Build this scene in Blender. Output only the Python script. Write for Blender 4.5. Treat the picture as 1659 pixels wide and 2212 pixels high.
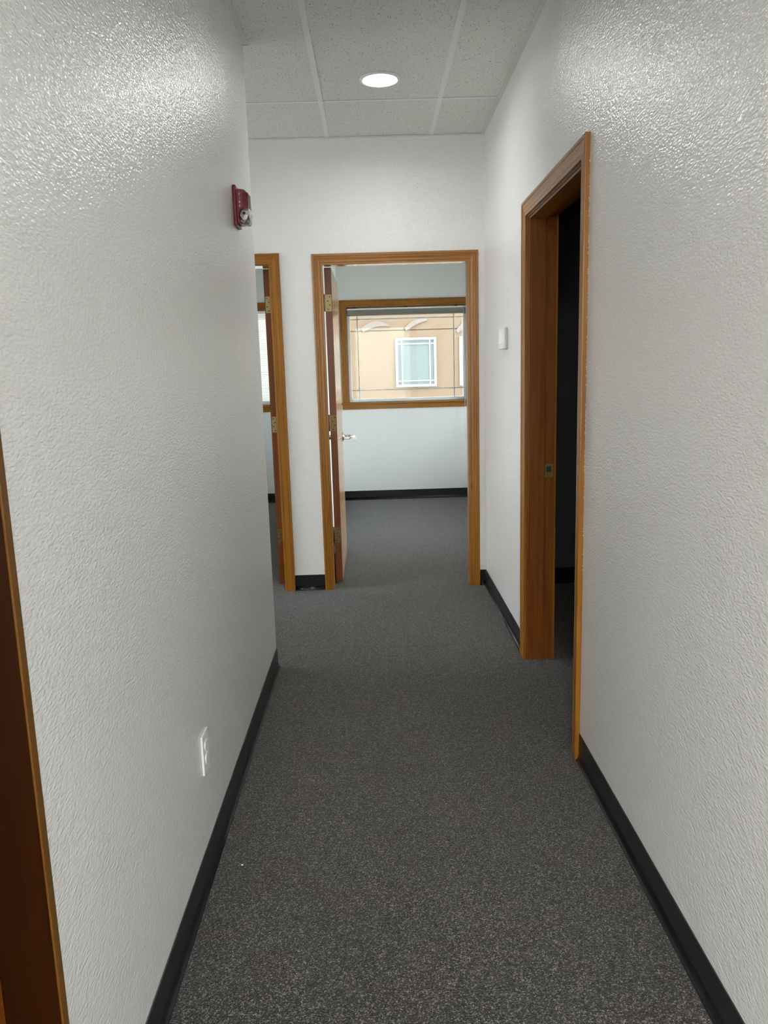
import bpy, bmesh, math, random
from mathutils import Vector, Matrix
for _o in list(bpy.data.objects):
    bpy.data.objects.remove(_o)
S = bpy.context.scene
COL = S.collection
random.seed(7)

# ------------------------------------------------------------------ camera
cam_d = bpy.data.cameras.new('camera')
cam = bpy.data.objects.new('camera', cam_d); COL.objects.link(cam)
cam_d.sensor_fit = 'VERTICAL'; cam_d.sensor_height = 36.0
cam_d.lens = 36.0 * 1680.1 / 2212
cam_d.clip_start = 0.02
_r = Vector((0.99949935, -0.01405097, -0.02834834))
_u = Vector((0.03040759, 0.17900881, 0.98337746))
_f = Vector((0.00874281, 0.98374713, -0.17934645))
M = Matrix.Identity(4)
for i in range(3):
    M[i][0], M[i][1], M[i][2] = _r[i], _u[i], -_f[i]
M[2][3] = 1.3976
cam.matrix_world = M
S.camera = cam

# ------------------------------------------------------------------ world / light / exposure
W = bpy.data.worlds.new('overcast_sky'); S.world = W; W.use_nodes = True
bg = W.node_tree.nodes['Background']
bg.inputs[0].default_value = (0.90, 0.955, 1.0, 1)
bg.inputs[1].default_value = 9.0
LAMP = 80.0          # radiance of the downlight lens
LOBBY_FILL = 56.0         # radiance of the fill panels added unseen in the lobby
S.view_settings.view_transform = 'Standard'
S.view_settings.look = 'None'
S.view_settings.gamma = 1
S.view_settings.use_curve_mapping = False
S.view_settings.exposure = 0.66
S.cycles.max_bounces = 14
S.cycles.diffuse_bounces = 8
S.cycles.transparent_max_bounces = 12
S.cycles.sample_clamp_indirect = 6.0

# ------------------------------------------------------------------ dimensions (metres)
XL, XR, YE, YF, YB, ZC = -0.504, 0.699, 3.565, 4.912, 8.452, 2.751
T = 0.127            # wall thickness
WTOP = 2.80
BH = 0.1016

# ------------------------------------------------------------------ material helpers
def mat(name):
    m = bpy.data.materials.new(name); m.use_nodes = True
    nt = m.node_tree
    return m, nt, nt.nodes['Principled BSDF']
def node(nt, t, **kw):
    n = nt.nodes.new(t)
    for k, v in kw.items(): setattr(n, k, v)
    return n
def simple(name, col, rough=0.5, metal=0.0, spec=0.5, coat=0.0):
    m, nt, b = mat(name)
    b.inputs['Base Color'].default_value = (*col, 1)
    b.inputs['Roughness'].default_value = rough
    b.inputs['Metallic'].default_value = metal
    b.inputs['Specular IOR Level'].default_value = spec
    b.inputs['Coat Weight'].default_value = coat
    return m
def ramp(nt, stops, interp='LINEAR'):
    r = node(nt, 'ShaderNodeValToRGB'); cr = r.color_ramp; cr.interpolation = interp
    while len(cr.elements) < len(stops): cr.elements.new(0.5)
    for e, (p, c) in zip(cr.elements, stops):
        e.position = p; e.color = (*c, 1) if len(c) == 3 else c
    return r
def geo_pos(nt, scale=(1, 1, 1), obj=False):
    mp = node(nt, 'ShaderNodeMapping'); mp.inputs['Scale'].default_value = scale
    tc = node(nt, 'ShaderNodeTexCoord')
    nt.links.new(tc.outputs['Object'], mp.inputs['Vector'])
    return mp.outputs[0]
def noise(nt, vec, scale, detail=2, rough=0.5):
    n = node(nt, 'ShaderNodeTexNoise')
    n.inputs['Scale'].default_value = scale; n.inputs['Detail'].default_value = detail
    n.inputs['Roughness'].default_value = rough
    nt.links.new(vec, n.inputs['Vector']); return n
def bump(nt, b, h, strength, dist):
    n = node(nt, 'ShaderNodeBump'); n.inputs['Strength'].default_value = strength
    n.inputs['Distance'].default_value = dist
    nt.links.new(h, n.inputs['Height']); nt.links.new(n.outputs[0], b.inputs['Normal']); return n

def wall_paint(name, col, rough=0.26, strength=0.41, spec=1.0, scale=205):
    m, nt, b = mat(name)
    b.inputs['Base Color'].default_value = (*col, 1)
    b.inputs['Roughness'].default_value = rough
    b.inputs['Specular IOR Level'].default_value = spec; b.inputs['IOR'].default_value = 1.5 if rough > .4 else 1.62
    v = geo_pos(nt, (0.80, 0.45, 1))
    n1 = noise(nt, v, scale, 1.0, 0.4)
    r = ramp(nt, [(0.30, (0, 0, 0)), (0.70, (1, 1, 1))])
    nt.links.new(n1.outputs[0], r.inputs[0])
    bump(nt, b, r.outputs[0], strength, 0.0026)
    return m
def wood(name, axis, base=(0.285, 0.115, 0.011), dark=(0.205, 0.075, 0.0065), rough=0.3, coat=0.0):
    m, nt, b = mat(name)
    sc = [26, 26, 26]; sc[axis] = 0.9
    v = geo_pos(nt, tuple(sc))
    n1 = noise(nt, v, 2.4, 5, 0.62)
    n1.inputs['Distortion'].default_value = 0.25
    r = ramp(nt, [(0.30, dark), (0.52, base), (0.78, tuple(c * 1.22 for c in base))])
    nt.links.new(n1.outputs[0], r.inputs[0])
    sc2 = [260, 260, 260]; sc2[axis] = 5
    v2 = geo_pos(nt, tuple(sc2))
    n2 = noise(nt, v2, 1.0, 2, 0.5)
    mx = node(nt, 'ShaderNodeMix', data_type='RGBA', blend_type='MULTIPLY')
    mx.inputs[0].default_value = 0.3
    r2 = ramp(nt, [(0.3, (0.62, 0.55, 0.5)), (0.6, (1, 1, 1))])
    nt.links.new(n2.outputs[0], r2.inputs[0])
    nt.links.new(r.outputs[0], mx.inputs[6]); nt.links.new(r2.outputs[0], mx.inputs[7])
    # a few knots
    sck = [7, 7, 7]; sck[axis] = 2.2
    vk = geo_pos(nt, tuple(sck))
    vo = node(nt, 'ShaderNodeTexVoronoi'); vo.inputs['Scale'].default_value = 1.0
    nt.links.new(vk, vo.inputs['Vector'])
    rk = ramp(nt, [(0.0, (0.3, 0.2, 0.15)), (0.075, (1, 1, 1))])
    nt.links.new(vo.outputs['Distance'], rk.inputs[0])
    mk = node(nt, 'ShaderNodeMix', data_type='RGBA', blend_type='MULTIPLY'); mk.inputs[0].default_value = 1
    nt.links.new(mx.outputs[2], mk.inputs[6]); nt.links.new(rk.outputs[0], mk.inputs[7])
    nt.links.new(mk.outputs[2], b.inputs['Base Color'])
    b.inputs['Roughness'].default_value = rough; b.inputs['Specular IOR Level'].default_value = 0.35
    b.inputs['Coat Weight'].default_value = coat
    b.inputs['Coat Roughness'].default_value = 0.12
    bump(nt, b, n2.outputs[0], 0.08, 0.0006)
    return m

PAINT = wall_paint('orange_peel_wall_paint', (0.755, 0.755, 0.74))
PAINT_O = wall_paint('office_wall_paint', (0.74, 0.755, 0.745), 0.5, 0.12)
PAINT_D = wall_paint('shade_darkened_wall_paint', (0.045, 0.048, 0.054), 0.6, 0.2)  # near-black colour carries the darkness of the unlit room
WZ, WX, WY = wood('fir_vertical_grain', 2), wood('fir_grain_along_x', 0), wood('fir_grain_along_y', 1)
WEDGE = wood('door_edge_wood', 2, (0.165, 0.046, 0.006), (0.11, 0.027, 0.0035), 0.35)
WGLOSS = wood('glossy_varnished_jamb', 2, rough=0.12, coat=1.0)
WJAMB = wood('reddish_stained_jamb', 2, (0.20, 0.060, 0.009), (0.14, 0.036, 0.005), 0.3)
WDARK = wood('shade_darkened_jamb', 2, (0.021, 0.0055, 0.0007), (0.012, 0.0025, 0.0004), 0.3)  # wood darkened so the colour holds the shade on the near jamb
VENEER = wood('door_face_veneer', 2, (0.50, 0.30, 0.15), (0.42, 0.23, 0.10), 0.2)
WHITE_METAL = simple('white_enamel', (0.86, 0.86, 0.84), 0.4)
ANGLE = simple('wall_angle_enamel', (0.72, 0.72, 0.70), 0.5)
WHITE_PL = simple('white_plastic', (0.74, 0.74, 0.76), 0.3)
GREY_PL = simple('pale_grey_plastic', (0.62, 0.63, 0.62), 0.4)
DARK = simple('black_void', (0.01, 0.01, 0.011), 0.6)
CHROME = simple('satin_chrome', (0.78, 0.79, 0.82), 0.16, 1.0)
BRASS = simple('dull_brass', (0.34, 0.28, 0.14), 0.5, 1.0)
BRASS_D = simple('tarnished_brass', (0.20, 0.14, 0.055), 0.5, 1.0)
RED = simple('alarm_red_plastic', (0.135, 0.003, 0.008), 0.25, spec=0.3)
PINK = simple('pale_lettering', (0.85, 0.55, 0.58), 0.5)
BLACK = simple('black_vinyl', (0.006, 0.007, 0.010), 0.33, spec=0.4)
VINYL = simple('white_vinyl_frame', (0.82, 0.83, 0.82), 0.35)
MUNTIN = simple('muntin_grey_white', (0.82, 0.84, 0.88), 0.4)
BLIND = simple('grey_shade_fabric', (0.25, 0.245, 0.22), 0.8)
CEIL_W = simple('office_ceiling_white', (0.72, 0.72, 0.70), 0.9)
PAINTCHIP = simple('dried_white_paint', (0.8, 0.78, 0.72), 0.6)
ROOFM = simple('roof_felt', (0.2, 0.2, 0.2), 0.9)
GROUND = simple('pale_concrete', (0.55, 0.53, 0.49), 0.9)
TRIMW = simple('white_building_trim', (0.36, 0.37, 0.37), 0.5)
ORN = simple('pale_relief', (0.145, 0.118, 0.106), 0.8)
BGLASS = simple('far_window_glass', (0.10, 0.118, 0.122), 0.1)

def carpet():
    m, nt, b = mat('loop_pile_carpet')
    v = geo_pos(nt)
    vo = node(nt, 'ShaderNodeTexVoronoi'); vo.inputs['Scale'].default_value = 370
    nt.links.new(v, vo.inputs['Vector'])
    sep = node(nt, 'ShaderNodeSeparateColor'); nt.links.new(vo.outputs['Color'], sep.inputs[0])
    r = ramp(nt, [(0.0, (0.002, 0.002, 0.002)), (0.38, (0.004, 0.004, 0.0037)), (0.60, (0.017, 0.0162, 0.0146)),
                  (0.82, (0.078, 0.074, 0.064)), (1.0, (0.27, 0.253, 0.22))])
    nt.links.new(sep.outputs[0], r.inputs[0])
    big = noise(nt, v, 1.6, 3, 0.6)
    rb = ramp(nt, [(0.38, (0.92, 0.92, 0.93)), (0.62, (1.07, 1.05, 1.03))])
    nt.links.new(big.outputs[0], rb.inputs[0])
    mx = node(nt, 'ShaderNodeMix', data_type='RGBA', blend_type='MULTIPLY'); mx.inputs[0].default_value = 1
    nt.links.new(r.outputs[0], mx.inputs[6]); nt.links.new(rb.outputs[0], mx.inputs[7])
    # faint worn reddish patches
    n3 = noise(nt, v, 5.0, 3, 0.6)
    rr = ramp(nt, [(0.52, (1, 1, 1)), (0.68, (1.12, 0.96, 0.95))])
    nt.links.new(n3.outputs[0], rr.inputs[0])
    m2 = node(nt, 'ShaderNodeMix', data_type='RGBA', blend_type='MULTIPLY'); m2.inputs[0].default_value = 1
    nt.links.new(mx.outputs[2], m2.inputs[6]); nt.links.new(rr.outputs[0], m2.inputs[7])
    nt.links.new(m2.outputs[2], b.inputs['Base Color'])
    b.inputs['Roughness'].default_value = 0.95
    b.inputs['Specular IOR Level'].default_value = 0.15
    b.inputs['Sheen Weight'].default_value = 0.30; b.inputs['Sheen Roughness'].default_value = 0.45
    inv = node(nt, 'ShaderNodeMath', operation='SUBTRACT'); inv.inputs[0].default_value = 1
    nt.links.new(vo.outputs['Distance'], inv.inputs[1])
    bump(nt, b, inv.outputs[0], 0.9, 0.003)
    return m
CARPET = carpet()
def tile_mat():
    m, nt, b = mat('pinhole_ceiling_tile')
    v = geo_pos(nt)
    def spots(scale, rad, thr):
        vo = node(nt, 'ShaderNodeTexVoronoi'); vo.inputs['Scale'].default_value = scale
        nv = noise(nt, v, 90, 2)
        mixv = node(nt, 'ShaderNodeMix', data_type='VECTOR'); mixv.inputs[0].default_value = 0.006
        nt.links.new(v, mixv.inputs[4]); nt.links.new(nv.outputs['Color'], mixv.inputs[5])
        nt.links.new(mixv.outputs[1], vo.inputs['Vector'])
        sp = node(nt, 'ShaderNodeSeparateColor'); nt.links.new(vo.outputs['Color'], sp.inputs[0])
        rr = node(nt, 'ShaderNodeMath', operation='MULTIPLY'); rr.inputs[1].default_value = rad
        nt.links.new(sp.outputs[0], rr.inputs[0])
        lt = node(nt, 'ShaderNodeMath', operation='LESS_THAN')
        nt.links.new(vo.outputs['Distance'], lt.inputs[0]); nt.links.new(rr.outputs[0], lt.inputs[1])
        g = node(nt, 'ShaderNodeMath', operation='GREATER_THAN'); g.inputs[1].default_value = thr
        nt.links.new(sp.outputs[1], g.inputs[0])
        mu = node(nt, 'ShaderNodeMath', operation='MULTIPLY')
        nt.links.new(lt.outputs[0], mu.inputs[0]); nt.links.new(g.outputs[0], mu.inputs[1])
        return mu.outputs[0]
    a, c = spots(105, 0.28, 0.38), spots(215, 0.31, 0.42)
    mxm = node(nt, 'ShaderNodeMath', operation='MAXIMUM')
    nt.links.new(a, mxm.inputs[0]); nt.links.new(c, mxm.inputs[1])
    col = node(nt, 'ShaderNodeMix', data_type='RGBA')
    col.inputs[6].default_value = (0.80, 0.795, 0.77, 1); col.inputs[7].default_value = (0.16, 0.15, 0.14, 1)
    nt.links.new(mxm.outputs[0], col.inputs[0]); nt.links.new(col.outputs[2], b.inputs['Base Color'])
    b.inputs['Roughness'].default_value = 0.95; b.inputs['Specular IOR Level'].default_value = 0.1
    n = noise(nt, v, 300, 2); bump(nt, b, n.outputs[0], 0.3, 0.001)
    return m
TILE = tile_mat()
def emis(name, col, s):
    m, nt, b = mat(name)
    b.inputs['Base Color'].default_value = (0.8, 0.8, 0.8, 1)
    b.inputs['Emission Color'].default_value = (*col, 1); b.inputs['Emission Strength'].default_value = s
    return m
LENS = emis('lit_downlight_lens', (0.98, 0.985, 1.0), LAMP)
FILL_DIFFUSER = emis('lobby_fill_diffuser', (1.0, 0.97, 0.93), LOBBY_FILL)
def glass_mat():
    m = bpy.data.materials.new('window_glass'); m.use_nodes = True; nt = m.node_tree; nt.nodes.clear()
    out = node(nt, 'ShaderNodeOutputMaterial'); mix = node(nt, 'ShaderNodeMixShader')
    fr = node(nt, 'ShaderNodeFresnel'); fr.inputs[0].default_value = 1.45
    t = node(nt, 'ShaderNodeBsdfTransparent'); t.inputs[0].default_value = (0.95, 0.97, 0.96, 1)
    g = node(nt, 'ShaderNodeBsdfGlossy'); g.inputs['Roughness'].default_value = 0.02
    nt.links.new(fr.outputs[0], mix.inputs[0]); nt.links.new(t.outputs[0], mix.inputs[1])
    nt.links.new(g.outputs[0], mix.inputs[2]); nt.links.new(mix.outputs[0], out.inputs[0])
    return m
GLASS = glass_mat()
def clear_plastic():
    m, nt, b = mat('clear_strobe_lens')
    b.inputs['Base Color'].default_value = (0.95, 0.96, 0.97, 1); b.inputs['Roughness'].default_value = 0.04
    b.inputs['Transmission Weight'].default_value = 1.0; b.inputs['IOR'].default_value = 1.4
    return m
CLEAR = clear_plastic()
def shade_mat():
    m = bpy.data.materials.new('translucent_cellular_shade'); m.use_nodes = True; nt = m.node_tree; nt.nodes.clear()
    out = node(nt, 'ShaderNodeOutputMaterial'); mix = node(nt, 'ShaderNodeMixShader'); mix.inputs[0].default_value = 0.93
    d = node(nt, 'ShaderNodeBsdfDiffuse'); d.inputs[0].default_value = (0.8, 0.82, 0.82, 1)
    t = node(nt, 'ShaderNodeBsdfTranslucent'); t.inputs[0].default_value = (0.97, 0.98, 0.98, 1)
    nt.links.new(d.outputs[0], mix.inputs[1]); nt.links.new(t.outputs[0], mix.inputs[2]); nt.links.new(mix.outputs[0], out.inputs[0])
    return m
SHADE = shade_mat()
def stucco():
    m, nt, b = mat('beige_stucco')
    v = geo_pos(nt)
    n = noise(nt, v, 1.2, 4, 0.6)
    r = ramp(nt, [(0.35, (0.137, 0.092, 0.061)), (0.65, (0.146, 0.099, 0.066))]); nt.links.new(n.outputs[0], r.inputs[0])
    nt.links.new(r.outputs[0], b.inputs['Base Color']); b.inputs['Roughness'].default_value = 0.95
    n2 = noise(nt, v, 60, 3); bump(nt, b, n2.outputs[0], 0.4, 0.01)
    return m
STUCCO = stucco()

# ------------------------------------------------------------------ mesh helpers
def box(bm, x0, x1, y0, y1, z0, z1, bev=0.0, seg=1, mi=0):
    t = bmesh.new()
    vs = [t.verts.new((x, y, z)) for x in (x0, x1) for y in (y0, y1) for z in (z0, z1)]
    for q in ((0, 1, 3, 2), (4, 6, 7, 5), (0, 4, 5, 1), (2, 3, 7, 6), (0, 2, 6, 4), (1, 5, 7, 3)):
        t.faces.new([vs[i] for i in q])
    bmesh.ops.recalc_face_normals(t, faces=t.faces[:])
    if bev > 0:
        bmesh.ops.bevel(t, geom=t.edges[:], offset=bev, segments=seg, affect='EDGES', profile=0.5)
    merge(bm, t, mi)
def merge(bm, t, mi=0):
    t.verts.index_update()
    mp = [bm.verts.new(v.co) for v in t.verts]
    for f in t.faces:
        try:
            nf = bm.faces.new([mp[v.index] for v in f.verts]); nf.material_index = mi
            nf.smooth = f.smooth
        except ValueError: pass
    t.free()
def cyl(bm, p0, p1, r0, r1=None, n=20, mi=0, smooth=True):
    r1 = r0 if r1 is None else r1
    p0, p1 = Vector(p0), Vector(p1); d = (p1 - p0).normalized()
    a = d.orthogonal().normalized(); b = d.cross(a)
    A = [bm.verts.new(p0 + (a * math.cos(2 * math.pi * i / n) + b * math.sin(2 * math.pi * i / n)) * r0) for i in range(n)]
    B = [bm.verts.new(p1 + (a * math.cos(2 * math.pi * i / n) + b * math.sin(2 * math.pi * i / n)) * r1) for i in range(n)]
    for i in range(n):
        f = bm.faces.new((A[i], A[(i + 1) % n], B[(i + 1) % n], B[i])); f.smooth = smooth; f.material_index = mi
    bm.faces.new(A[::-1]).material_index = mi; bm.faces.new(B).material_index = mi
def tube(bm, pts, r, n=8, closed=False):
    pts = [Vector(p) for p in pts]; rings = []
    L = len(pts)
    for i, p in enumerate(pts):
        if closed: d = pts[(i + 1) % L] - pts[i - 1]
        else: d = pts[min(i + 1, L - 1)] - pts[max(i - 1, 0)]
        d.normalize(); a = d.cross(Vector((0.31, 0.2, 0.93))); 
        if a.length < 1e-3: a = d.orthogonal()
        a.normalize(); b = d.cross(a)
        rings.append([bm.verts.new(p + (a * math.cos(2 * math.pi * k / n) + b * math.sin(2 * math.pi * k / n)) * r) for k in range(n)])
    for i in range(L if closed else L - 1):
        A, B = rings[i], rings[(i + 1) % L]
        for k in range(n):
            f = bm.faces.new((A[k], A[(k + 1) % n], B[(k + 1) % n], B[k])); f.smooth = True
    if not closed:
        bm.faces.new(rings[0][::-1]); bm.faces.new(rings[-1])
def prism(bm, poly, axis, a, b, mi=0):
    """poly: list of 2D pts in the two other axes (ascending axis order)"""
    def v3(p, c):
        q = list(p); q.insert(axis, c); return q
    A = [bm.verts.new(v3(p, a)) for p in poly]; B = [bm.verts.new(v3(p, b)) for p in poly]
    n = len(poly)
    for i in range(n): bm.faces.new((A[i], A[(i + 1) % n], B[(i + 1) % n], B[i])).material_index = mi
    bm.faces.new(A[::-1]).material_index = mi; bm.faces.new(B).material_index = mi
def wloc(o):
    v = Vector((0, 0, 0))
    while o: v += o.location; o = o.parent
    return v
def obj(name, bm, m, parent=None, loc=None):
    """link bm (world coordinates) as ONE mesh object"""
    bmesh.ops.recalc_face_normals(bm, faces=bm.faces[:])
    org = Vector(loc) if loc else (wloc(parent) if parent else Vector((0, 0, 0)))
    bmesh.ops.translate(bm, verts=bm.verts[:], vec=-org)
    me = bpy.data.meshes.new(name); bm.to_mesh(me); bm.free()
    for k in (m if isinstance(m, (list, tuple)) else [m]): me.materials.append(k)
    o = bpy.data.objects.new(name, me); COL.objects.link(o)
    if parent:
        o.parent = parent; o.location = org - wloc(parent)
    else: o.location = org
    return o
def tag(o, label, cat, group=None, kind=None):
    o['label'] = label; o['category'] = cat
    if group: o['group'] = group
    if kind: o['kind'] = kind
    return o
def thing(name, loc, label, cat, group=None, kind=None):
    o = bpy.data.objects.new(name, None); COL.objects.link(o); o.location = loc; o.empty_display_size = 0.1
    return tag(o, label, cat, group, kind)
def boxes(name, lst, m, parent=None, bev=0.0, seg=1, loc=None):
    bm = bmesh.new()
    for q in lst: box(bm, *q, bev=bev, seg=seg)
    return obj(name, bm, m, parent, loc)
def structure(name, lst, m, label, cat):
    return tag(boxes(name, lst, m), label, cat, kind='structure')

# ------------------------------------------------------------------ door opening geometry
CW = 0.064                       # casing width
# far wall openings are (x0, x1) between jamb faces
DC = (-0.2935, 0.600)             # centre office door
DL = (-1.480, -0.615)            # left office door
DRt = (2.650, 3.574)             # right wall door (y)
DN = (0.120, 1.035)              # near left doorway (y)
HJ = 2.040                       # underside of head jamb
JT = 0.018                       # jamb thickness
def hole(r): return (r[0] - JT, r[1] + JT)

# ------------------------------------------------------------------ structure
structure('floor', [(-3.6 - T, 3.2, -3.8, YB + 0.15, -0.12, 0)], CARPET, 'grey flecked loop-pile carpet running down the corridor and into the offices', 'floor')
h = hole(DN)
structure('wall_left', [(XL - T, XL, -0.2, h[0], 0, WTOP), (XL - T, XL, h[0], h[1], HJ + JT, WTOP), (XL - T, XL, h[1], YE, 0, WTOP)],
          PAINT, 'long white orange-peel textured corridor wall on the left with fire alarm', 'wall')
h = hole(DRt)
structure('wall_right', [(XR, XR + T, -0.2, h[0], 0, WTOP), (XR, XR + T, h[0], h[1], HJ + JT, WTOP), (XR, XR + T, h[1], YF, 0, WTOP)],
          PAINT, 'white textured corridor wall on the right around the dark doorway', 'wall')
a, c = hole(DL), hole(DC)
structure('wall_back', [(-3.6, a[0], YF, YF + T, 0, WTOP), (a[0], a[1], YF, YF + T, HJ + JT, WTOP), (a[1], c[0], YF, YF + T, 0, WTOP),
                       (c[0], c[1], YF, YF + T, HJ + JT, WTOP), (c[1], 3.0, YF, YF + T, 0, WTOP)],
          PAINT, 'white end wall of the corridor holding the two office doors', 'wall')
structure('wall_left_return', [(-3.6, XL - T, YE - T, YE, 0, WTOP)], PAINT, 'white wall of the side passage beyond the corner on the left', 'wall')
structure('wall_passage_end', [(-3.6 - T, -3.6, YE - T, 3.68, 0, WTOP), (-3.6 - T, -3.6, 3.68, 4.80, 0, .25), (-3.6 - T, -3.6, 3.68, 4.80, 2.5, WTOP), (-3.6 - T, -3.6, 4.80, 5.9, 0, WTOP), (-3.6 - T, -3.6, 5.9, 7.9, 0, .9), (-3.6 - T, -3.6, 5.9, 7.9, 2.2, WTOP), (-3.6 - T, -3.6, 7.9, YB + 0.15, 0, WTOP)], PAINT, 'white wall closing the side passage at far left', 'wall')
structure('wall_front', [(-2.6, -2.5, -3.6 - T, -3.6, 0, WTOP), (-2.5, -1.2, -3.6 - T, -3.6, 0, .4), (-2.5, -1.2, -3.6 - T, -3.6, 2.5, WTOP), (-1.2, 1.5, -3.6 - T, -3.6, 0, WTOP), (1.5, 2.8, -3.6 - T, -3.6, 0, .4), (1.5, 2.8, -3.6 - T, -3.6, 2.5, WTOP), (2.8, 2.9, -3.6 - T, -3.6, 0, WTOP)], PAINT, 'white wall of the lobby behind the camera', 'wall')
structure('wall_lobby_left', [(-2.6 - T, -2.6, -3.6, -0.2, 0, WTOP), (-2.6, XL - T, -0.2 - T, -0.2, 0, WTOP)], PAINT, 'white walls on the left of the lobby behind the camera', 'wall')
structure('wall_lobby_right', [(2.9, 2.9 + T, -3.6, -0.2, 0, WTOP), (XR + T, 2.9, -0.2 - T, -0.2, 0, WTOP)], PAINT, 'white walls on the right of the lobby behind the camera', 'wall')
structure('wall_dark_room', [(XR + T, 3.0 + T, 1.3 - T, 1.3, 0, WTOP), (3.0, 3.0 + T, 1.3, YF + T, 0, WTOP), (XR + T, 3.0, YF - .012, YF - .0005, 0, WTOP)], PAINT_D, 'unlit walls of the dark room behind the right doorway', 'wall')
structure('wall_partition', [(-0.487, -0.36, YF + T, YB, 0, WTOP)], PAINT_O, 'partition wall between the two offices', 'wall')
WIN1 = (-0.272, 1.020, 1.062, 2.066)
WIN2 = (-2.30, -1.00, 1.062, 2.066)
OX = 2.0
WIN3 = (5.4, 8.3, 0.70, 1.90)          # unseen side window added to daylight the office (y range)
BT = 0.15
structure('wall_office_back', [(-3.6, WIN2[0], YB, YB + BT, 0, WTOP), (WIN2[0], WIN2[1], YB, YB + BT, 0, WIN2[2]), (WIN2[0], WIN2[1], YB, YB + BT, WIN2[3], WTOP),
          (WIN2[1], WIN1[0], YB, YB + BT, 0, WTOP), (WIN1[0], WIN1[1], YB, YB + BT, 0, WIN1[2]), (WIN1[0], WIN1[1], YB, YB + BT, WIN1[3], WTOP),
          (WIN1[1], OX + BT, YB, YB + BT, 0, WTOP)], PAINT_O, 'pale outer wall of the offices with the wood-framed windows', 'wall')
structure('wall_office_right', [(OX, OX + BT, YF + T, WIN3[0], 0, WTOP), (OX, OX + BT, WIN3[1], YB, 0, WTOP),
          (OX, OX + BT, WIN3[0], WIN3[1], 0, WIN3[2]), (OX, OX + BT, WIN3[0], WIN3[1], WIN3[3], WTOP)], PAINT_O, 'right hand wall of the corner office with the added side window', 'wall')
structure('ceiling_office', [(-3.6, OX, YF + T, YB, ZC, ZC + 0.04)], CEIL_W, 'plain white ceiling above the two offices', 'ceiling')
structure('ceiling_side_rooms', [(XR + T, 3.0, 1.3, YF, ZC, ZC + 0.04), (-2.6, 2.9, -3.6, -0.2, ZC, ZC + 0.04)], CEIL_W, 'plain ceiling over the unlit side rooms', 'ceiling')
structure('roof', [(-3.6 - T, 3.4, -4.0, YF + T, WTOP + 0.02, WTOP + 0.25), (-3.6 - T, OX + BT, YF + T, YB + BT, WTOP + 0.02, WTOP + 0.25)], ROOFM, 'unseen flat roof slab added over corridor and offices to block sky light', 'roof')  # unseen slab added to keep sky light out of the rooms

# ------------------------------------------------------------------ suspended ceiling
ceil = structure('ceiling', [(-3.6, XR, YE, YF, ZC + 0.03, ZC + 0.048), (XL, XR, -0.2, YE, ZC + 0.03, ZC + 0.048)], CEIL_W,
                 'suspended grid ceiling of speckled white tiles over the corridor', 'ceiling')
xs = [-3.6, -3.28, -2.669, -2.058, -1.448, -0.837, -0.2265, 0.3845, XR]
ys = [-0.2, 0.622, 1.842, 3.061, 4.281, YF]
ZT = ZC + 0.004
LX, LY = 0.075, 3.99
def tile_with_hole(bm, poly, cx, cy, r):
    (x0, y0), (x1, y1) = poly[0], poly[2]
    angs = [2 * math.pi * k / 40 for k in range(40)] + [math.atan2(p[1] - cy, p[0] - cx) % (2 * math.pi) for p in poly]
    angs = sorted(set(round(a, 6) for a in angs)); R = []
    for a in angs:
        c, s_ = math.cos(a), math.sin(a)
        t = min(((x1 - cx) / c if c > 1e-9 else (x0 - cx) / c if c < -1e-9 else 9), ((y1 - cy) / s_ if s_ > 1e-9 else (y0 - cy) / s_ if s_ < -1e-9 else 9))
        R.append([bm.verts.new((cx + q * c, cy + q * s_, z)) for q, z in ((r, ZT), (t, ZT), (t, ZT + .014), (r, ZT + .014))])
    n = len(R)
    for k in range(n):
        A, B = R[k], R[(k + 1) % n]
        for q in range(4): bm.faces.new((A[q], A[(q + 1) % 4], B[(q + 1) % 4], B[q]))
for i in range(len(xs) - 1):
    for j in range(len(ys) - 1):
        x0, x1, y0, y1 = xs[i], xs[i + 1], ys[j], ys[j + 1]
        poly = None
        if y1 <= YE:
            if x1 <= XL: continue
            x0 = max(x0, XL); poly = [(x0, y0), (x1, y0), (x1, y1), (x0, y1)]
        elif y0 >= YE or x0 >= XL: poly = [(x0, y0), (x1, y0), (x1, y1), (x0, y1)]
        elif x1 <= XL: poly = [(x0, YE), (x1, YE), (x1, y1), (x0, y1)]
        else: poly = [(XL, y0), (x1, y0), (x1, y1), (x0, y1), (x0, YE), (XL, YE)]
        e, ey = 0.003, 0.0105
        cx = sum(p[0] for p in poly) / len(poly); cy = sum(p[1] for p in poly) / len(poly)
        poly = [(p[0] + (e if p[0] < cx else -e), p[1] + (ey if p[1] < cy else -ey)) for p in poly]
        bm = bmesh.new()
        if x0 < LX < x1 and y0 < LY < y1: tile_with_hole(bm, poly, LX, LY, .0805)
        else: prism(bm, poly, 2, ZT, ZT + 0.014)
        obj('ceiling_tile', bm, TILE, ceil)
TW = 0.012
for x in xs[1:-1]:
    y0 = -0.2 if x > XL else YE
    boxes('ceiling_tee', [(x - TW, x + TW, y0, YF, ZC, ZC + 0.0035), (x - 0.001, x + 0.001, y0, YF, ZC + 0.0035, ZC + 0.028)], WHITE_METAL, ceil)
for y in ys[1:-1]:
    for i in range(len(xs) - 1):
        x0, x1 = xs[i], xs[i + 1]
        if y < YE:
            if x1 <= XL: continue
            x0 = max(x0, XL)
        a0 = x0 + (TW if i else 0) + 0.0005; a1 = x1 - (TW if i < len(xs) - 2 else 0) - 0.0005
        if y < YE and x0 == XL: a0 = XL
        boxes('cross_tee', [(a0, a1, y - .0085, y + .0085, ZC + 0.0005, ZC + 0.0035)], WHITE_METAL, ceil)
AW = 0.022
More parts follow.
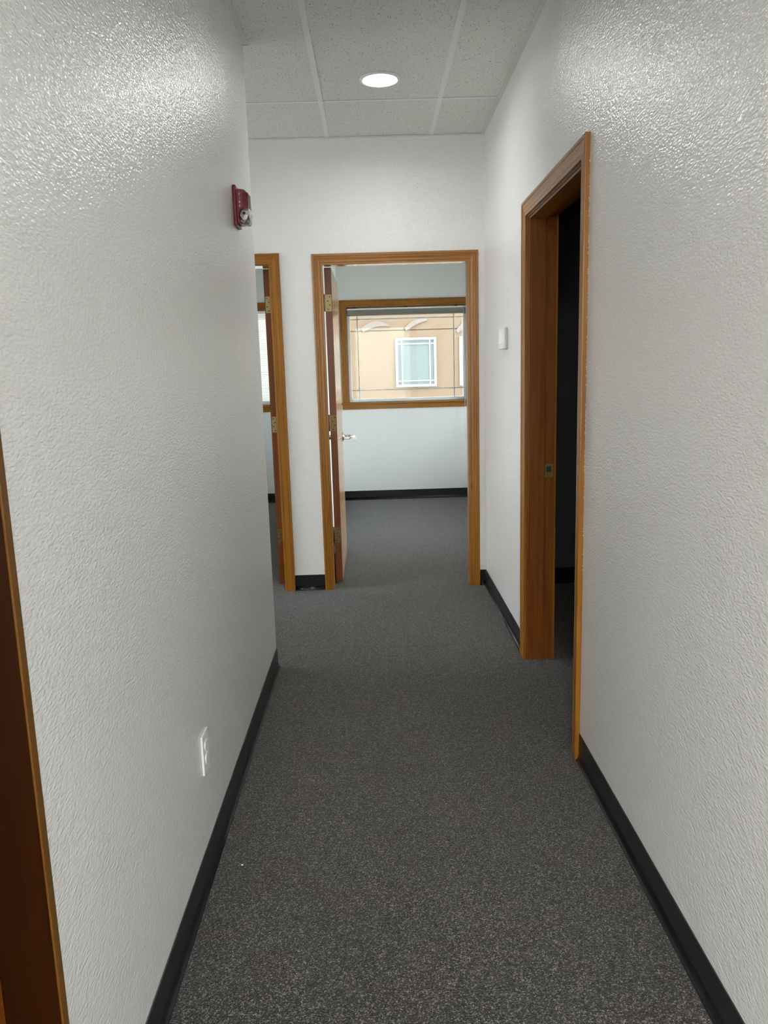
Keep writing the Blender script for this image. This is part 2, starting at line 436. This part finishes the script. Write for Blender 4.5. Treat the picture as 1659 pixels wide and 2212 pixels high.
for nm, q in (('l', (XL, XL + AW, -0.2, YE - 0.012, ZC - 0.001, ZC + 0.002)), ('r', (XR - AW, XR, -0.2, YF, ZC - 0.001, ZC + 0.002)),
              ('f', (-3.6, XR - AW, YF - AW, YF, ZC - 0.001, ZC + 0.002)), ('c', (-3.6, XL - .001, YE, YE + AW, ZC - 0.001, ZC + 0.002))):
    boxes('wall_angle', [q], ANGLE, ceil)
boxes('shadow_gap', [(XL, XL + AW, YE - 0.012, YE - 0.004, ZC + 0.0005, ZC + 0.002)], DARK, ceil)  # dark sliver stands in for the shade inside the angle's gap

# ------------------------------------------------------------------ recessed downlights
def downlight(x, y, label, RC=.011):
    t = thing('downlight', (x, y, ZC), label, 'ceiling light', 'recessed downlights of the corridor')
    n = 40; bm = bmesh.new()
    prof = [(0.0790, RC), (0.0800, -0.002), (0.083, -0.005), (0.094, -0.005), (0.0985, -0.002), (0.099, 0.003), (0.0815, 0.003), (0.0800, RC)]
    rings = [[bm.verts.new((x + r * math.cos(2 * math.pi * k / n), y + r * math.sin(2 * math.pi * k / n), ZC + z)) for k in range(n)] for r, z in prof]
    for i in range(len(prof)):
        A, B = rings[i], rings[(i + 1) % len(prof)]
        for k in range(n):
            bm.faces.new((A[k], A[(k + 1) % n], B[(k + 1) % n], B[k])).smooth = True
    obj('trim_ring', bm, WHITE_METAL, t)
    bm = bmesh.new(); rr = [(.0790, RC - .001), (.070, RC - .002), (.055, RC - .003), (.035, RC - .0035), (.015, RC - .004)]
    rg = [[bm.verts.new((x + r * math.cos(2 * math.pi * k / n), y + r * math.sin(2 * math.pi * k / n), ZC + z)) for k in range(n)] for r, z in rr]
    for A, B in zip(rg, rg[1:]):
        for k in range(n): bm.faces.new((A[k], A[(k + 1) % n], B[(k + 1) % n], B[k])).smooth = True
    bm.faces.new(rg[-1]); bm.faces.new(rg[0][::-1])
    obj('lens', bm, LENS, t)
    return t
downlight(-1.75, 4.24, 'unseen recessed downlight added in the side passage to brighten the corridor end', RC=.0035)  # second downlight added out of view to brighten the corridor end
downlight(0.075, 3.99, 'glowing round white recessed downlight in the ceiling near the end wall')
for k, (tx, tyy) in enumerate(((-1.7, -2.6), (-0.5, -2.7), (0.9, -2.7))):  # ceiling panels added behind the camera as fill light
    tf = thing('fill_panel_light', (tx, tyy, ZC), ('left', 'middle', 'right')[k] + ' lit rectangular ceiling panel added unseen behind the camera as fill light', 'ceiling light', 'added lobby fill panels')
    boxes('panel_frame', [(tx - .31, tx - .28, tyy - .61, tyy + .61, ZC - .012, ZC), (tx + .28, tx + .31, tyy - .61, tyy + .61, ZC - .012, ZC),
                          (tx - .28, tx + .28, tyy - .61, tyy - .58, ZC - .012, ZC), (tx - .28, tx + .28, tyy + .58, tyy + .61, ZC - .012, ZC)], WHITE_METAL, tf)
    boxes('diffuser', [(tx - .28, tx + .28, tyy - .58, tyy + .58, ZC - .008, ZC - .002)], FILL_DIFFUSER, tf)

# ------------------------------------------------------------------ door frames
PROF = [(0, 0), (0, .0095), (.0015, .011), (.0105, .0116), (.0118, .0100), (.0142, .0098), (.0156, .0112), (.022, .0118), (.030, .0130), (.038, .0150),
        (.0445, .0160), (.0470, .0148), (.0492, .0148), (.0508, .0172), (.0610, .0175), (.0632, .0160), (.064, .0135), (.064, 0)]
def frame(t, mp, u0, u1, hz, depth, wv, wh, casing_back=True, casing_front=True, stop=(0.006, 0.080), stops=True, latch=None, jm=None, rvf=0.005, rvb=0.005):
    """mp(u, v, z): v = 0 on the corridor face, + into the wall"""
    def sweep(name, fn, ends, m):
        bm = bmesh.new()
        A = [bm.verts.new(mp(*fn(p, q, 0))) for p, q in PROF]; B = [bm.verts.new(mp(*fn(p, q, 1))) for p, q in PROF]
        n = len(PROF)
        for i in range(n): bm.faces.new((A[i], A[(i + 1) % n], B[(i + 1) % n], B[i]))
        bm.faces.new(A); bm.faces.new(B[::-1])
        return obj(name, bm, m, t)
    sides = ([(-1, 0.0)] if casing_front else []) + ([(1, depth)] if casing_back else [])
    for s, base in sides:
        rv = rvf if s < 0 else rvb
        H = hz + rv
        sweep('side_casing', lambda p, q, e: (u0 - rv - p, base + s * q, (H + p) if e else 0.0), None, wv)
        sweep('side_casing', lambda p, q, e: (u1 + rv + p, base + s * q, (H + p) if e else 0.0), None, wv)
        sweep('head_casing', lambda p, q, e: ((u1 + rv + p) if e else (u0 - rv - p), base + s * q, H + p), None, wh)
    def bx(name, q, m, bev=0.001):
        bm = bmesh.new(); box(bm, *q, bev=bev)
        for v in bm.verts: v.co = mp(*v.co)
        return obj(name, bm, m, t)
    bx('side_jamb', (u0 - JT, u0, -0.0005, depth + .0005, 0, hz), jm or wv); bx('side_jamb', (u1, u1 + JT, -0.0005, depth + .0005, 0, hz), jm or wv)
    bx('head_jamb', (u0 - JT, u1 + JT, -0.0005, depth + .0005, hz, hz + JT), jm or wh)
    if latch:
        us = (u0, u0 + .0095) if latch < 0 else (u1 - .0095, u1)
        bx('door_stop', (*us, stop[0], stop[1], 0, hz), wv)
    elif stops:
        bx('door_stop', (u0, u0 + .0095, stop[0], stop[1], 0, hz), jm or wv); bx('door_stop', (u1 - .0095, u1, stop[0], stop[1], 0, hz), jm or wv)
        bx('door_stop', (u0 + .0095, u1 - .0095, stop[0], stop[1], hz - .0095, hz), wh)

far = lambda u, v, z: (u, YF + v, z)
d1 = thing('door_1', (DC[0], YF, 0), 'oak-toned framed doorway into the bright office at the corridor end, door swung inward', 'door', kind='structure')
frame(d1, far, DC[0], DC[1], HJ, T, WZ, WX, latch=1, jm=WGLOSS, rvf=-0.006, rvb=0.014)
d2 = thing('door_2', (DL[1], YF, 0), 'partly hidden oak-toned office doorway at the left of the end wall', 'door', kind='structure')
frame(d2, far, DL[0], DL[1], HJ, T, WZ, WX, latch=-1, jm=WGLOSS)
d3 = thing('door_3', (XR, DRt[0], 0), 'oak-toned doorway in the right wall opening on a black unlit room', 'door', kind='structure')
frame(d3, lambda u, v, z: (XR + v, u, z), DRt[0], DRt[1], HJ, T, WZ, WY, jm=WJAMB)
# strike plate on the far jamb of the right doorway (faces the camera)
yj = DRt[1]
bm = bmesh.new()
box(bm, .783, .8235, yj - .0022, yj, .885, .950, bev=.0008); box(bm, .790, .812, yj - .0028, yj - .0015, .912, .938, mi=1)
obj('strike_plate', bm, [BRASS_D, DARK], d3)
# flecks of wall paint along the near casing edge
bm = bmesh.new()
yo = DRt[0] - .005 - CW
for k in range(110):
    z = random.choice([random.uniform(.7, 2.05), random.gauss(1.06, .10), random.gauss(1.75, .18)])
    if not .3 < z < 2.08: continue
    w = random.uniform(.0005, .0016); hh = random.uniform(.001, .006)
    x1 = XR; x0 = XR - w
    box(bm, x0, x1, yo - .0006, yo + .0004, z, z + hh)
c = obj('paint_flecks', bm, PAINTCHIP, d3); c['kind'] = 'stuff'; c['label'] = 'dried white paint flecks on the casing edge'

d4 = thing('door_4', (XL, DN[1], 0), 'wooden door jamb darkened to look shaded at the left edge, nearest the camera', 'door', kind='structure')
nearm = lambda u, v, z: (XL - v, u, z)
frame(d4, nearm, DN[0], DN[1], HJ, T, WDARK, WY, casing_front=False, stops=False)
boxes('jamb_edge', [(XL - .001, XL + .0025, DN[1] - .0008, DN[1] + JT, 0, HJ)], wood('jamb_edge_wood', 2, (0.13, 0.055, 0.006), (0.10, 0.038, 0.004), 0.4), d4, bev=.0008)
leaf4 = boxes('door_leaf', [(XL - T, XL - T + .044, DN[0] + .003, DN[1] - .003, .012, HJ - .003)], WEDGE, d4, bev=.001)

# ------------------------------------------------------------------ open door leaves with hinges and levers
DT = 0.0435
def hinge(parent, zc, ye, xa, xb, pin_x, m):
    """leaf screwed on the door edge (plane y = ye), knuckle at pin_x"""
    bm = bmesh.new(); z0, z1 = zc - .0508, zc + .0508
    box(bm, min(xa, xb), max(xa, xb), ye - .0022, ye + .001, z0, z1, bev=.0006)
    cyl(bm, (pin_x, ye - .002, z0), (pin_x, ye - .002, z1), .0045, n=12)
    cyl(bm, (pin_x, ye - .002, z1), (pin_x, ye - .002, z1 + .004), .0052, .003, n=12)
    w = xb - xa
    for k in range(4):
        sx = xa + w * (.74 if k % 2 == 0 else .40); sz = z1 - .013 - k * .0252
        cyl(bm, (sx, ye - .0030, sz), (sx, ye - .001, sz), .0042, n=10, mi=1)
    return obj('hinge', bm, [m, DARK], parent)
def lever(parent, xf, s, y, z):
    """lever set on door face x = xf, projecting in direction s"""
    bm = bmesh.new()
    cyl(bm, (xf, y, z), (xf + s * .008, y, z), .034, .031, n=28)
    cyl(bm, (xf + s * .008, y, z), (xf + s * .014, y, z), .024, .017, n=24)
    cyl(bm, (xf + s * .012, y, z), (xf + s * .062, y, z), .0145, n=20)
    x0, x1 = sorted((xf + s * .040, xf + s * .062))
    box(bm, x0, x1, y - .112, y - .004, z - .010, z + .010, bev=.005, seg=2)
    cyl(bm, (xf + s * .062, y, z), (xf + s * .066, y, z), .011, n=20)
    a_, b_ = sorted((xf + s * .012, xf + s * .060)); box(bm, a_, b_, y - .113, y - .094, z - .009, z + .009, bev=.004, seg=2)
    return obj('lever_handle', bm, CHROME, parent)
EY = YF + T + .010
# centre office: hinged on its left jamb, folded back against the partition
X0 = DC[0] + .0072
leaf1 = boxes('door_leaf', [(X0 + .0005, X0 + DT - .0005, EY, EY + .862, .014, HJ - .004)], VENEER, d1, bev=.0008)
leaf1['label'] = 'pale varnished door leaf swung into the office'
boxes('edge_band', [(X0, X0 + DT, EY - .0015, EY + .0005, .014, HJ - .004)], WEDGE, leaf1)
for zc, m in ((1.822, BRASS), (1.070, BRASS_D), (.333, BRASS_D)):
    hinge(leaf1, zc, EY - .0015, X0 + .001, X0 + DT - .004, X0 - .005, m)
lever(leaf1, X0 + DT, 1, EY + .792, .915)
lever(leaf1, X0, -1, EY + .792, .915)
# left office: hinged on its right jamb
X1 = DL[1] - .008
leaf2 = boxes('door_leaf', [(X1 - DT + .0005, X1 - .0005, EY, EY + .862, .014, HJ - .004)], VENEER, d2, bev=.0008)
boxes('edge_band', [(X1 - DT, X1, EY - .0015, EY + .0005, .014, HJ - .004)], WEDGE, leaf2)
for zc, m in ((1.822, BRASS), (1.072, BRASS), (.333, BRASS_D)):
    hinge(leaf2, zc, EY - .0015, X1 - .004, X1 - DT + .006, X1 + .002, m)
lever(leaf2, X1 - DT, -1, EY + .792, .915)
# key left in the centre door's lever
kx, ky, kz = X0 + DT + .066, EY + .792, .915
key = thing('key', (kx, ky, kz), 'small chrome key with a dangling ring left in the office door lever', 'key')
bm = bmesh.new(); box(bm, kx, kx + .012, ky - .001, ky + .001, kz - .003, kz + .003)
box(bm, kx + .012, kx + .030, ky - .0012, ky + .0012, kz - .010, kz + .010, bev=.001)
obj('blade', bm, CHROME, key)
bm = bmesh.new()
tube(bm, [(kx + .026 + .010 * math.sin(a), ky + .004 * math.cos(a), kz - .016 + .017 * math.cos(a)) for a in [2 * math.pi * k / 20 for k in range(20)]], .0012, closed=True)
obj('ring', bm, CHROME, key)

# ------------------------------------------------------------------ cove base
BPROF = [(0, BH), (.0028, BH - .0008), (.0032, .03), (.0038, .018), (.0055, .0095), (.0085, .0052), (.0125, .0036), (.0133, .0018), (.0133, 0), (0, 0)]
def base(name, p0, p1, nrm, label, extra=0.0):
    """straight run of cove base from p0 to p1, nrm points into the room"""
    bm = bmesh.new(); n = len(BPROF)
    A = [bm.verts.new((p0[0] + nrm[0] * q, p0[1] + nrm[1] * q, z)) for q, z in BPROF]
    B = [bm.verts.new((p1[0] + nrm[0] * q, p1[1] + nrm[1] * q, z)) for q, z in BPROF]
    for i in range(n):
        f = bm.faces.new((A[i], A[(i + 1) % n], B[(i + 1) % n], B[i])); f.smooth = 2 <= i <= 5
    bm.faces.new(A); bm.faces.new(B[::-1])
    return tag(obj(name, bm, BLACK), label, 'baseboard', kind='structure')
cz = lambda r, v=.005: (r[0] - v - CW, r[1] + v + CW)
base('baseboard_left', (XL, DN[1] + JT), (XL, YE + .0128), (1, 0), 'black vinyl cove base along the left corridor wall')
base('baseboard_left_return', (-3.6, YE), (XL + .003, YE), (0, 1), 'black vinyl cove base round the corner of the left wall')
base('baseboard_right', (XR, -0.2), (XR, cz(DRt)[0]), (-1, 0), 'black vinyl cove base along the right wall nearest the camera')
base('baseboard_right_far', (XR, cz(DRt)[1]), (XR, YF), (-1, 0), 'black vinyl cove base on the right wall beyond the dark doorway')
base('baseboard_back', (cz(DL)[1], YF), (cz(DC, -.006)[0], YF), (0, -1), 'short black cove base between the two office doors')
base('baseboard_back_right', (cz(DC, -.006)[1], YF), (XR - .004, YF), (0, -1), 'tiny piece of black cove base in the corner right of the office door')
base('baseboard_office_back', (-.36, YB), (OX, YB), (0, -1), 'black cove base under the window of the bright office')
base('baseboard_office_left', (-3.6, YB), (-.487, YB), (0, -1), 'black cove base under the shaded window of the left office')
base('baseboard_office_partition', (-.36, YF + T), (-.36, YB), (1, 0), 'black cove base along the office partition')
base('baseboard_dark_room', (XR + T + .05, YF - .012), (3.0, YF - .012), (0, -1), 'black cove base in the dark room')

# ------------------------------------------------------------------ windows
def window(name, r, label, muntins, glass_x=None):
    x0, x1, z0, z1 = r
    t = thing(name, (x0, YB, z0), label, 'window', kind='structure')
    H = z1
    # casing with mitred head, stool and apron
    def cas(nm, fn, m):
        bm = bmesh.new()
        A = [bm.verts.new(fn(p, q, 0)) for p, q in PROF]; B = [bm.verts.new(fn(p, q, 1)) for p, q in PROF]; n = len(PROF)
        for i in range(n): bm.faces.new((A[i], A[(i + 1) % n], B[(i + 1) % n], B[i]))
        bm.faces.new(A); bm.faces.new(B[::-1]); obj(nm, bm, m, t)
    zs = z0
    cas('side_casing', lambda p, q, e: (x0 - p, YB - q, (H + p) if e else zs), WZ)
    cas('side_casing', lambda p, q, e: (x1 + p, YB - q, (H + p) if e else zs), WZ)
    cas('head_casing', lambda p, q, e: ((x1 + p) if e else (x0 - p), YB - q, H + p), WX)
    boxes('stool', [(x0 - CW - .012, x1 + CW + .012, YB - .038, YB + .10, z0 - .020, z0)], WX, t, bev=.004, seg=2)
    boxes('apron', [(x0 - CW, x1 + CW, YB - .014, YB, z0 - .072, z0 - .020)], WX, t, bev=.002)
    d = .10
    boxes('side_liner', [(x0, x0 + .010, YB, YB + d, z0, z1)], WZ, t); boxes('side_liner', [(x1 - .010, x1, YB, YB + d, z0, z1)], WZ, t)
    boxes('head_liner', [(x0 + .010, x1 - .010, YB, YB + d, z1 - .010, z1)], WX, t)
    f = .032; y0, y1 = YB + .066, YB + BT - .005
    a0, a1, b0, b1 = x0 + .010, x1 - .010, z0, z1 - .010
    for nm, q in (('frame_side', (a0, a0 + f, y0, y1, b0, b1)), ('frame_side', (a1 - f, a1, y0, y1, b0, b1)),
                  ('frame_rail', (a0 + f, a1 - f, y0, y1, b0, b0 + f)), ('frame_rail', (a0 + f, a1 - f, y0, y1, b1 - f, b1))):
        boxes(nm, [q], VINYL, t, bev=.003)
    gy = YB + .11
    boxes('pane', [(a0 + f, a1 - f, gy - .011, gy - .008, b0 + f, b1 - f)], GLASS, t)
    boxes('outer_pane', [(a0 + f, a1 - f, gy + .008, gy + .011, b0 + f, b1 - f)], GLASS, t)
    for k, c in muntins:
        q = (c - .006, c + .006, gy - .005, gy + .005, b0 + f, b1 - f) if k == 'v' else (a0 + f, a1 - f, gy - .004, gy + .004, c - .006, c + .006)
        boxes('muntin', [q], MUNTIN, t)
    return t
window('window_1', WIN1, 'wide office window with wood casing and white prairie grid seen through the middle door', [('v', -.153), ('v', .880), ('h', 1.188), ('h', 1.938)])
window('window_2', WIN2, 'wood-cased window of the left office behind a closed pleated shade', [])
t = thing('window_3', (OX, WIN3[0], WIN3[2]), 'unseen side window added to brighten the corner office', 'window', kind='structure')
ym = (WIN3[0] + WIN3[1]) / 2
for q in ((WIN3[0], WIN3[0] + .05, WIN3[2], WIN3[3]), (WIN3[1] - .05, WIN3[1], WIN3[2], WIN3[3]), (ym - .03, ym + .03, WIN3[2] + .05, WIN3[3] - .05),
          (WIN3[0] + .05, WIN3[1] - .05, WIN3[2], WIN3[2] + .05), (WIN3[0] + .05, WIN3[1] - .05, WIN3[3] - .05, WIN3[3])):
    boxes('frame_bar', [(OX + .06, OX + .13, *q)], VINYL, t)
boxes('pane', [(OX + .09, OX + .095, WIN3[0] + .05, ym - .03, WIN3[2] + .05, WIN3[3] - .05)], GLASS, t)
boxes('pane', [(OX + .09, OX + .095, ym + .03, WIN3[1] - .05, WIN3[2] + .05, WIN3[3] - .05)], GLASS, t)

t = thing('window_4', (-3.6, 3.68, .25), 'unseen window added at the end of the side passage for daylight', 'window', kind='structure')  # window added out of view for cool daylight at the corridor end
for q in ((3.68, 3.73, .25, 2.5), (4.75, 4.80, .25, 2.5), (3.73, 4.75, .25, .30), (3.73, 4.75, 2.45, 2.5)):
    boxes('frame_bar', [(-3.70, -3.64, *q)], VINYL, t)
boxes('pane', [(-3.672, -3.668, 3.73, 4.75, .30, 2.45)], GLASS, t)

t = thing('window_5', (-3.6, 5.9, .9), 'unseen end window added to brighten the left office', 'window', kind='structure')  # bare window added out of view to light the left office
for q in ((5.9, 5.95, .9, 2.2), (7.85, 7.9, .9, 2.2), (5.95, 7.85, .9, .95), (5.95, 7.85, 2.15, 2.2)):
    boxes('frame_bar', [(-3.70, -3.64, *q)], VINYL, t)
boxes('pane', [(-3.672, -3.668, 5.95, 7.85, .95, 2.15)], GLASS, t)
for nm, x0 in (('window_6', -2.5), ('window_7', 1.5)):  # lobby windows added out of view to even out the corridor light
    t = thing(nm, (x0, -3.6, .4), ('left' if x0 < 0 else 'right') + ' front lobby window added unseen behind the camera as fill light', 'window', kind='structure')
    for q in ((x0, x0 + .06, .4, 2.5), (x0 + 1.24, x0 + 1.3, .4, 2.5), (x0 + .06, x0 + 1.24, .4, .46), (x0 + .06, x0 + 1.24, 2.44, 2.5)):
        boxes('frame_bar', [(q[0], q[1], -3.70, -3.64, q[2], q[3])], VINYL, t)
    boxes('pane', [(x0 + .06, x0 + 1.24, -3.672, -3.668, .46, 2.44)], GLASS, t)
# raised shade in the bright office
bx0, bx1 = WIN1[0] + .014, WIN1[1] - .014
bl = thing('window_blind', (bx0, YB + .02, 2.05), 'grey pleated shade drawn right up under the head of the office window', 'blind')
boxes('headrail', [(bx0, bx1, YB + .012, YB + .055, 2.030, 2.046)], WHITE_METAL, bl, bev=.002)
bm = bmesh.new()
for k in range(9):
    z = 2.029 - k * .0058
    box(bm, bx0 + .003, bx1 - .003, YB + .014 + .002 * (k % 2), YB + .053, z - .0052, z)
obj('folded_pleats', bm, BLIND, bl)
boxes('bottom_rail', [(bx0 + .002, bx1 - .002, YB + .012, YB + .055, 1.970, 1.980)], BLIND, bl, bev=.002)
for x in (-.17, .37, .90):
    boxes('bracket', [(x - .012, x + .012, YB + .004, YB + .05, 2.046, 2.056)], DARK, bl)
bm = bmesh.new(); tube(bm, [(.976, YB + .006, 2.04), (.977, YB + .004, 1.6), (.977, YB - .045, 1.20), (.977, YB - .046, 1.0)], .0022); obj('cord', bm, WHITE_PL, bl)
bm = bmesh.new(); cyl(bm, (.977, YB - .046, 1.0), (.978, YB - .046, .63), .003, n=10); obj('wand', bm, GREY_PL, bl)
# closed shade in the left office
sx0, sx1 = WIN2[0] + .014, WIN2[1] - .014
sh = thing('cellular_shade', (sx0, YB + .03, 1.10), 'pale translucent pleated shade pulled down over the left office window', 'blind')
boxes('headrail', [(sx0, sx1, YB + .012, YB + .055, 2.020, 2.048)], WHITE_METAL, sh, bev=.002)
bm = bmesh.new(); n = 48; z1_, z0_ = 2.020, 1.108
pr = []
for k in range(2 * n + 1):
    pr.append(((.028 if k % 2 else .040), z1_ + (z0_ - z1_) * k / (2 * n)))
A = [bm.verts.new((sx0 + .003, YB + y, z)) for y, z in pr]; B = [bm.verts.new((sx1 - .003, YB + y, z)) for y, z in pr]
for i in range(len(pr) - 1): bm.faces.new((A[i], A[i + 1], B[i + 1], B[i]))
obj('pleated_fabric', bm, SHADE, sh)
boxes('bottom_rail', [(sx0 + .002, sx1 - .002, YB + .020, YB + .050, 1.092, 1.108)], WHITE_METAL, sh, bev=.002)

# ------------------------------------------------------------------ outside
structure('ground', [(-3.6 - T, 3.5, -20, -3.8, -.5, -.3), (-30, 40, YB + BT, 60, -.5, -.3), (-30, -3.6 - T, -20, YB + BT, -.5, -.3), (3.5, 40, -20, YB + BT, -.5, -.3), (OX + BT, 3.5, YF + T, YB + BT, -.5, -.3)], GROUND, 'pale pavement outside the office windows', 'ground')
structure('wall_sky_blocker', [(-12, OX + BT, YB - 3, YB + BT, WTOP + .25, 9.5)], STUCCO, 'unseen block added above the offices to hold back sky light', 'wall')  # unseen block added to cut sky light on the building opposite
BY = 17.0
bd = thing('building', (0, BY, -.3), 'beige stucco building with white gridded windows across the alley', 'building')
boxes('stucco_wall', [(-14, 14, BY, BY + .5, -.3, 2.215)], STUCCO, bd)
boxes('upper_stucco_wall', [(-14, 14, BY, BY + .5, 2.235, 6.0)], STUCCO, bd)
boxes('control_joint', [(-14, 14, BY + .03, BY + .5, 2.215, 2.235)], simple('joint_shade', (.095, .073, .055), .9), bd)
for k, x0 in enumerate((-3.65, -2.28, .495, 1.865, 4.6)):
    x1 = x0 + .87; z0, z1 = 1.03, 2.06
    f = .045
    bm = bmesh.new()
    for q in ((x0, x0 + f, z0, z1), (x1 - f, x1, z0, z1), (x0 + f, x1 - f, z0, z0 + f), (x0 + f, x1 - f, z1 - f, z1)):
        box(bm, q[0], q[1], BY - .05, BY + .02, q[2], q[3])
    fr = obj('window_frame', bm, TRIMW, bd)
    boxes('window_pane', [(x0 + f, x1 - f, BY - .012, BY - .004, z0 + f, z1 - f)], BGLASS, fr)
    for c in (x0 + .135, x1 - .135): boxes('window_muntin', [(c - .011, c + .011, BY - .034, BY - .012, z0 + f, z1 - f)], TRIMW, fr)
    for c in (z0 + .125, z1 - .125): boxes('window_muntin', [(x0 + f, x1 - f, BY - .033, BY - .012, c - .011, c + .011)], TRIMW, fr)
# pale curved raised shapes above the windows
def crescent(x0, z0, x1, z1, bulge, w):
    n = 14; bm = bmesh.new(); top, bot = [], []
    for k in range(n + 1):
        s = k / n; x = x0 + (x1 - x0) * s; z = z0 + (z1 - z0) * s + bulge * math.sin(math.pi * s)
        ww = w * (0.30 + .70 * math.sin(math.pi * (0.12 + .83 * s) ** .8))
        top.append((x, z + ww / 2)); bot.append((x + .03, z - ww / 2))
    poly = bot + top[::-1]
    prism(bm, poly, 1, BY - .03, BY + .01)
    o = obj('curved_relief', bm, ORN, bd); o['label'] = 'pale curved raised shape on the stucco'
for q in ((-.22, 2.25, .36, 2.33, .075, .12), (.70, 2.24, 1.16, 2.43, .05, .10), (1.80, 2.16, 2.15, 2.45, .02, .10)): crescent(*q)

# ------------------------------------------------------------------ fire alarm
ax, ay, az = XL, 3.125, 1.948
al = thing('fire_alarm', (ax, ay, az), 'red wall-mounted fire horn strobe near the left corner', 'fire alarm')
boxes('back_plate', [(ax, ax + .013, ay - .052, ay + .052, az, az + .146)], RED, al, bev=.004, seg=2)
bm = bmesh.new()
poly = [(ax + .012, az + .010), (ax + .050, az + .010), (ax + .0535, az + .016), (ax + .0535, az + .112), (ax + .050, az + .122), (ax + .042, az + .130), (ax + .012, az + .134)]
prism(bm, poly, 1, ay - .040, ay + .040)
bmesh.ops.bevel(bm, geom=bm.edges[:], offset=.003, segments=2, affect='EDGES')
obj('housing', bm, RED, al)
for k in range(11):
    z = az + .070 + k * .0046
    bm = bmesh.new()
    box(bm, ax + .034, ax + .0550, ay - .0410, ay + .0410, z, z + .0024, bev=.0008)
    obj('grille_rib', bm, RED, al)
bm = bmesh.new()
bmesh.ops.create_icosphere(bm, subdivisions=3, radius=1, matrix=Matrix.Translation((ax + .040, ay - .020, az + .036)) @ Matrix.Diagonal((.0265, .040, .034, 1)))
for f in bm.faces: f.smooth = True
obj('strobe_lens', bm, CLEAR, al)
bm = bmesh.new()
bmesh.ops.create_icosphere(bm, subdivisions=2, radius=1, matrix=Matrix.Translation((ax + .040, ay - .020, az + .036)) @ Matrix.Diagonal((.0255, .0388, .0325, 1)))
obj('reflector', bm, simple('silvered_reflector', (.93, .94, .95), .3, 1.0), al)
bm = bmesh.new(); cyl(bm, (ax + .040, ay - .0590, az + .042), (ax + .040, ay - .050, az + .042), .006, n=12); obj('flash_tube', bm, DARK, al)
for k, ch in enumerate('FIRE'):
    cu = bpy.data.curves.new('letter', 'FONT'); cu.body = ch; cu.size = .0135; cu.align_x = 'CENTER'; cu.extrude = .0003; cu.resolution_u = 3
    tmp = bpy.data.objects.new('letter_tmp', cu); COL.objects.link(tmp)
    me = bpy.data.meshes.new_from_object(tmp); bpy.data.objects.remove(tmp)
    for v in me.vertices: v.co = Vector((v.co.x * .85, v.co.z * 1.0, v.co.y * 1.0)).xyz
    for v in me.vertices: v.co = Vector((v.co.x, -v.co.y, v.co.z))
    me.materials.append(PINK)
    o = bpy.data.objects.new('letter', me); COL.objects.link(o); o.parent = al
    o.location = (.0235, -.0405, .108 - k * .0135)

# ------------------------------------------------------------------ duplex outlet
oy, oz = 2.027, .3065
ol = thing('wall_outlet', (XL, oy, oz), 'white duplex electrical outlet low on the left wall', 'outlet')
boxes('cover_plate', [(XL, XL + .006, oy - .035, oy + .035, oz, oz + .1145)], WHITE_PL, ol, bev=.002, seg=2)
for c in (.038, .0765):
    z = oz + c
    bm = bmesh.new(); n = 28; pts = []
    for k in range(n):
        a = 2 * math.pi * k / n; yy = .0172 * math.cos(a); zz = max(-.0142, min(.0142, .0172 * math.sin(a))); pts.append((oy + yy, z + zz))
    prism(bm, pts, 0, XL + .004, XL + .0085)
    rc = obj('receptacle', bm, WHITE_PL, ol)
    for q in ((oy - .0075, oy - .0055, z - .001, z + .008), (oy + .0055, oy + .0075, z - .001, z + .007), (oy - .002, oy + .002, z - .009, z - .005)):
        boxes('slot', [(XL + .0083, XL + .0087, *q)], GREY_PL, rc)
bm = bmesh.new(); cyl(bm, (XL + .005, oy, oz + .0572), (XL + .0072, oy, oz + .0572), .003, n=12); obj('screw', bm, WHITE_METAL, ol)

# ------------------------------------------------------------------ thermostat
ty, tz = 4.166, 1.487
th = thing('thermostat', (XR, ty, tz), 'white wall thermostat with blank screen on the right wall near the end', 'thermostat')
boxes('back_case', [(XR - .012, XR, ty - .080, ty + .080, tz + .003, tz + .110)], GREY_PL, th, bev=.003, seg=2)
boxes('front_case', [(XR - .023, XR - .010, ty - .083, ty + .083, tz, tz + .113)], WHITE_PL, th, bev=.005, seg=3)
boxes('screen_bezel', [(XR - .0242, XR - .022, ty - .058, ty + .062, tz + .028, tz + .094)], GREY_PL, th, bev=.0008)
boxes('screen', [(XR - .0248, XR - .0235, ty - .056, ty + .058, tz + .030, tz + .090)], simple('blank_screen', (.85, .88, .88), .15), th)

# ------------------------------------------------------------------ lint on the carpet
bm = bmesh.new(); bmesh.ops.create_icosphere(bm, subdivisions=1, radius=.004, matrix=Matrix.Translation((-.421, 2.035, .003)) @ Matrix.Diagonal((1, .7, .6, 1)))
tag(obj('lint_fleck', bm, WHITE_PL, None, (-.421, 2.035, 0)), 'tiny white fleck of lint on the carpet by the left baseboard', 'lint')
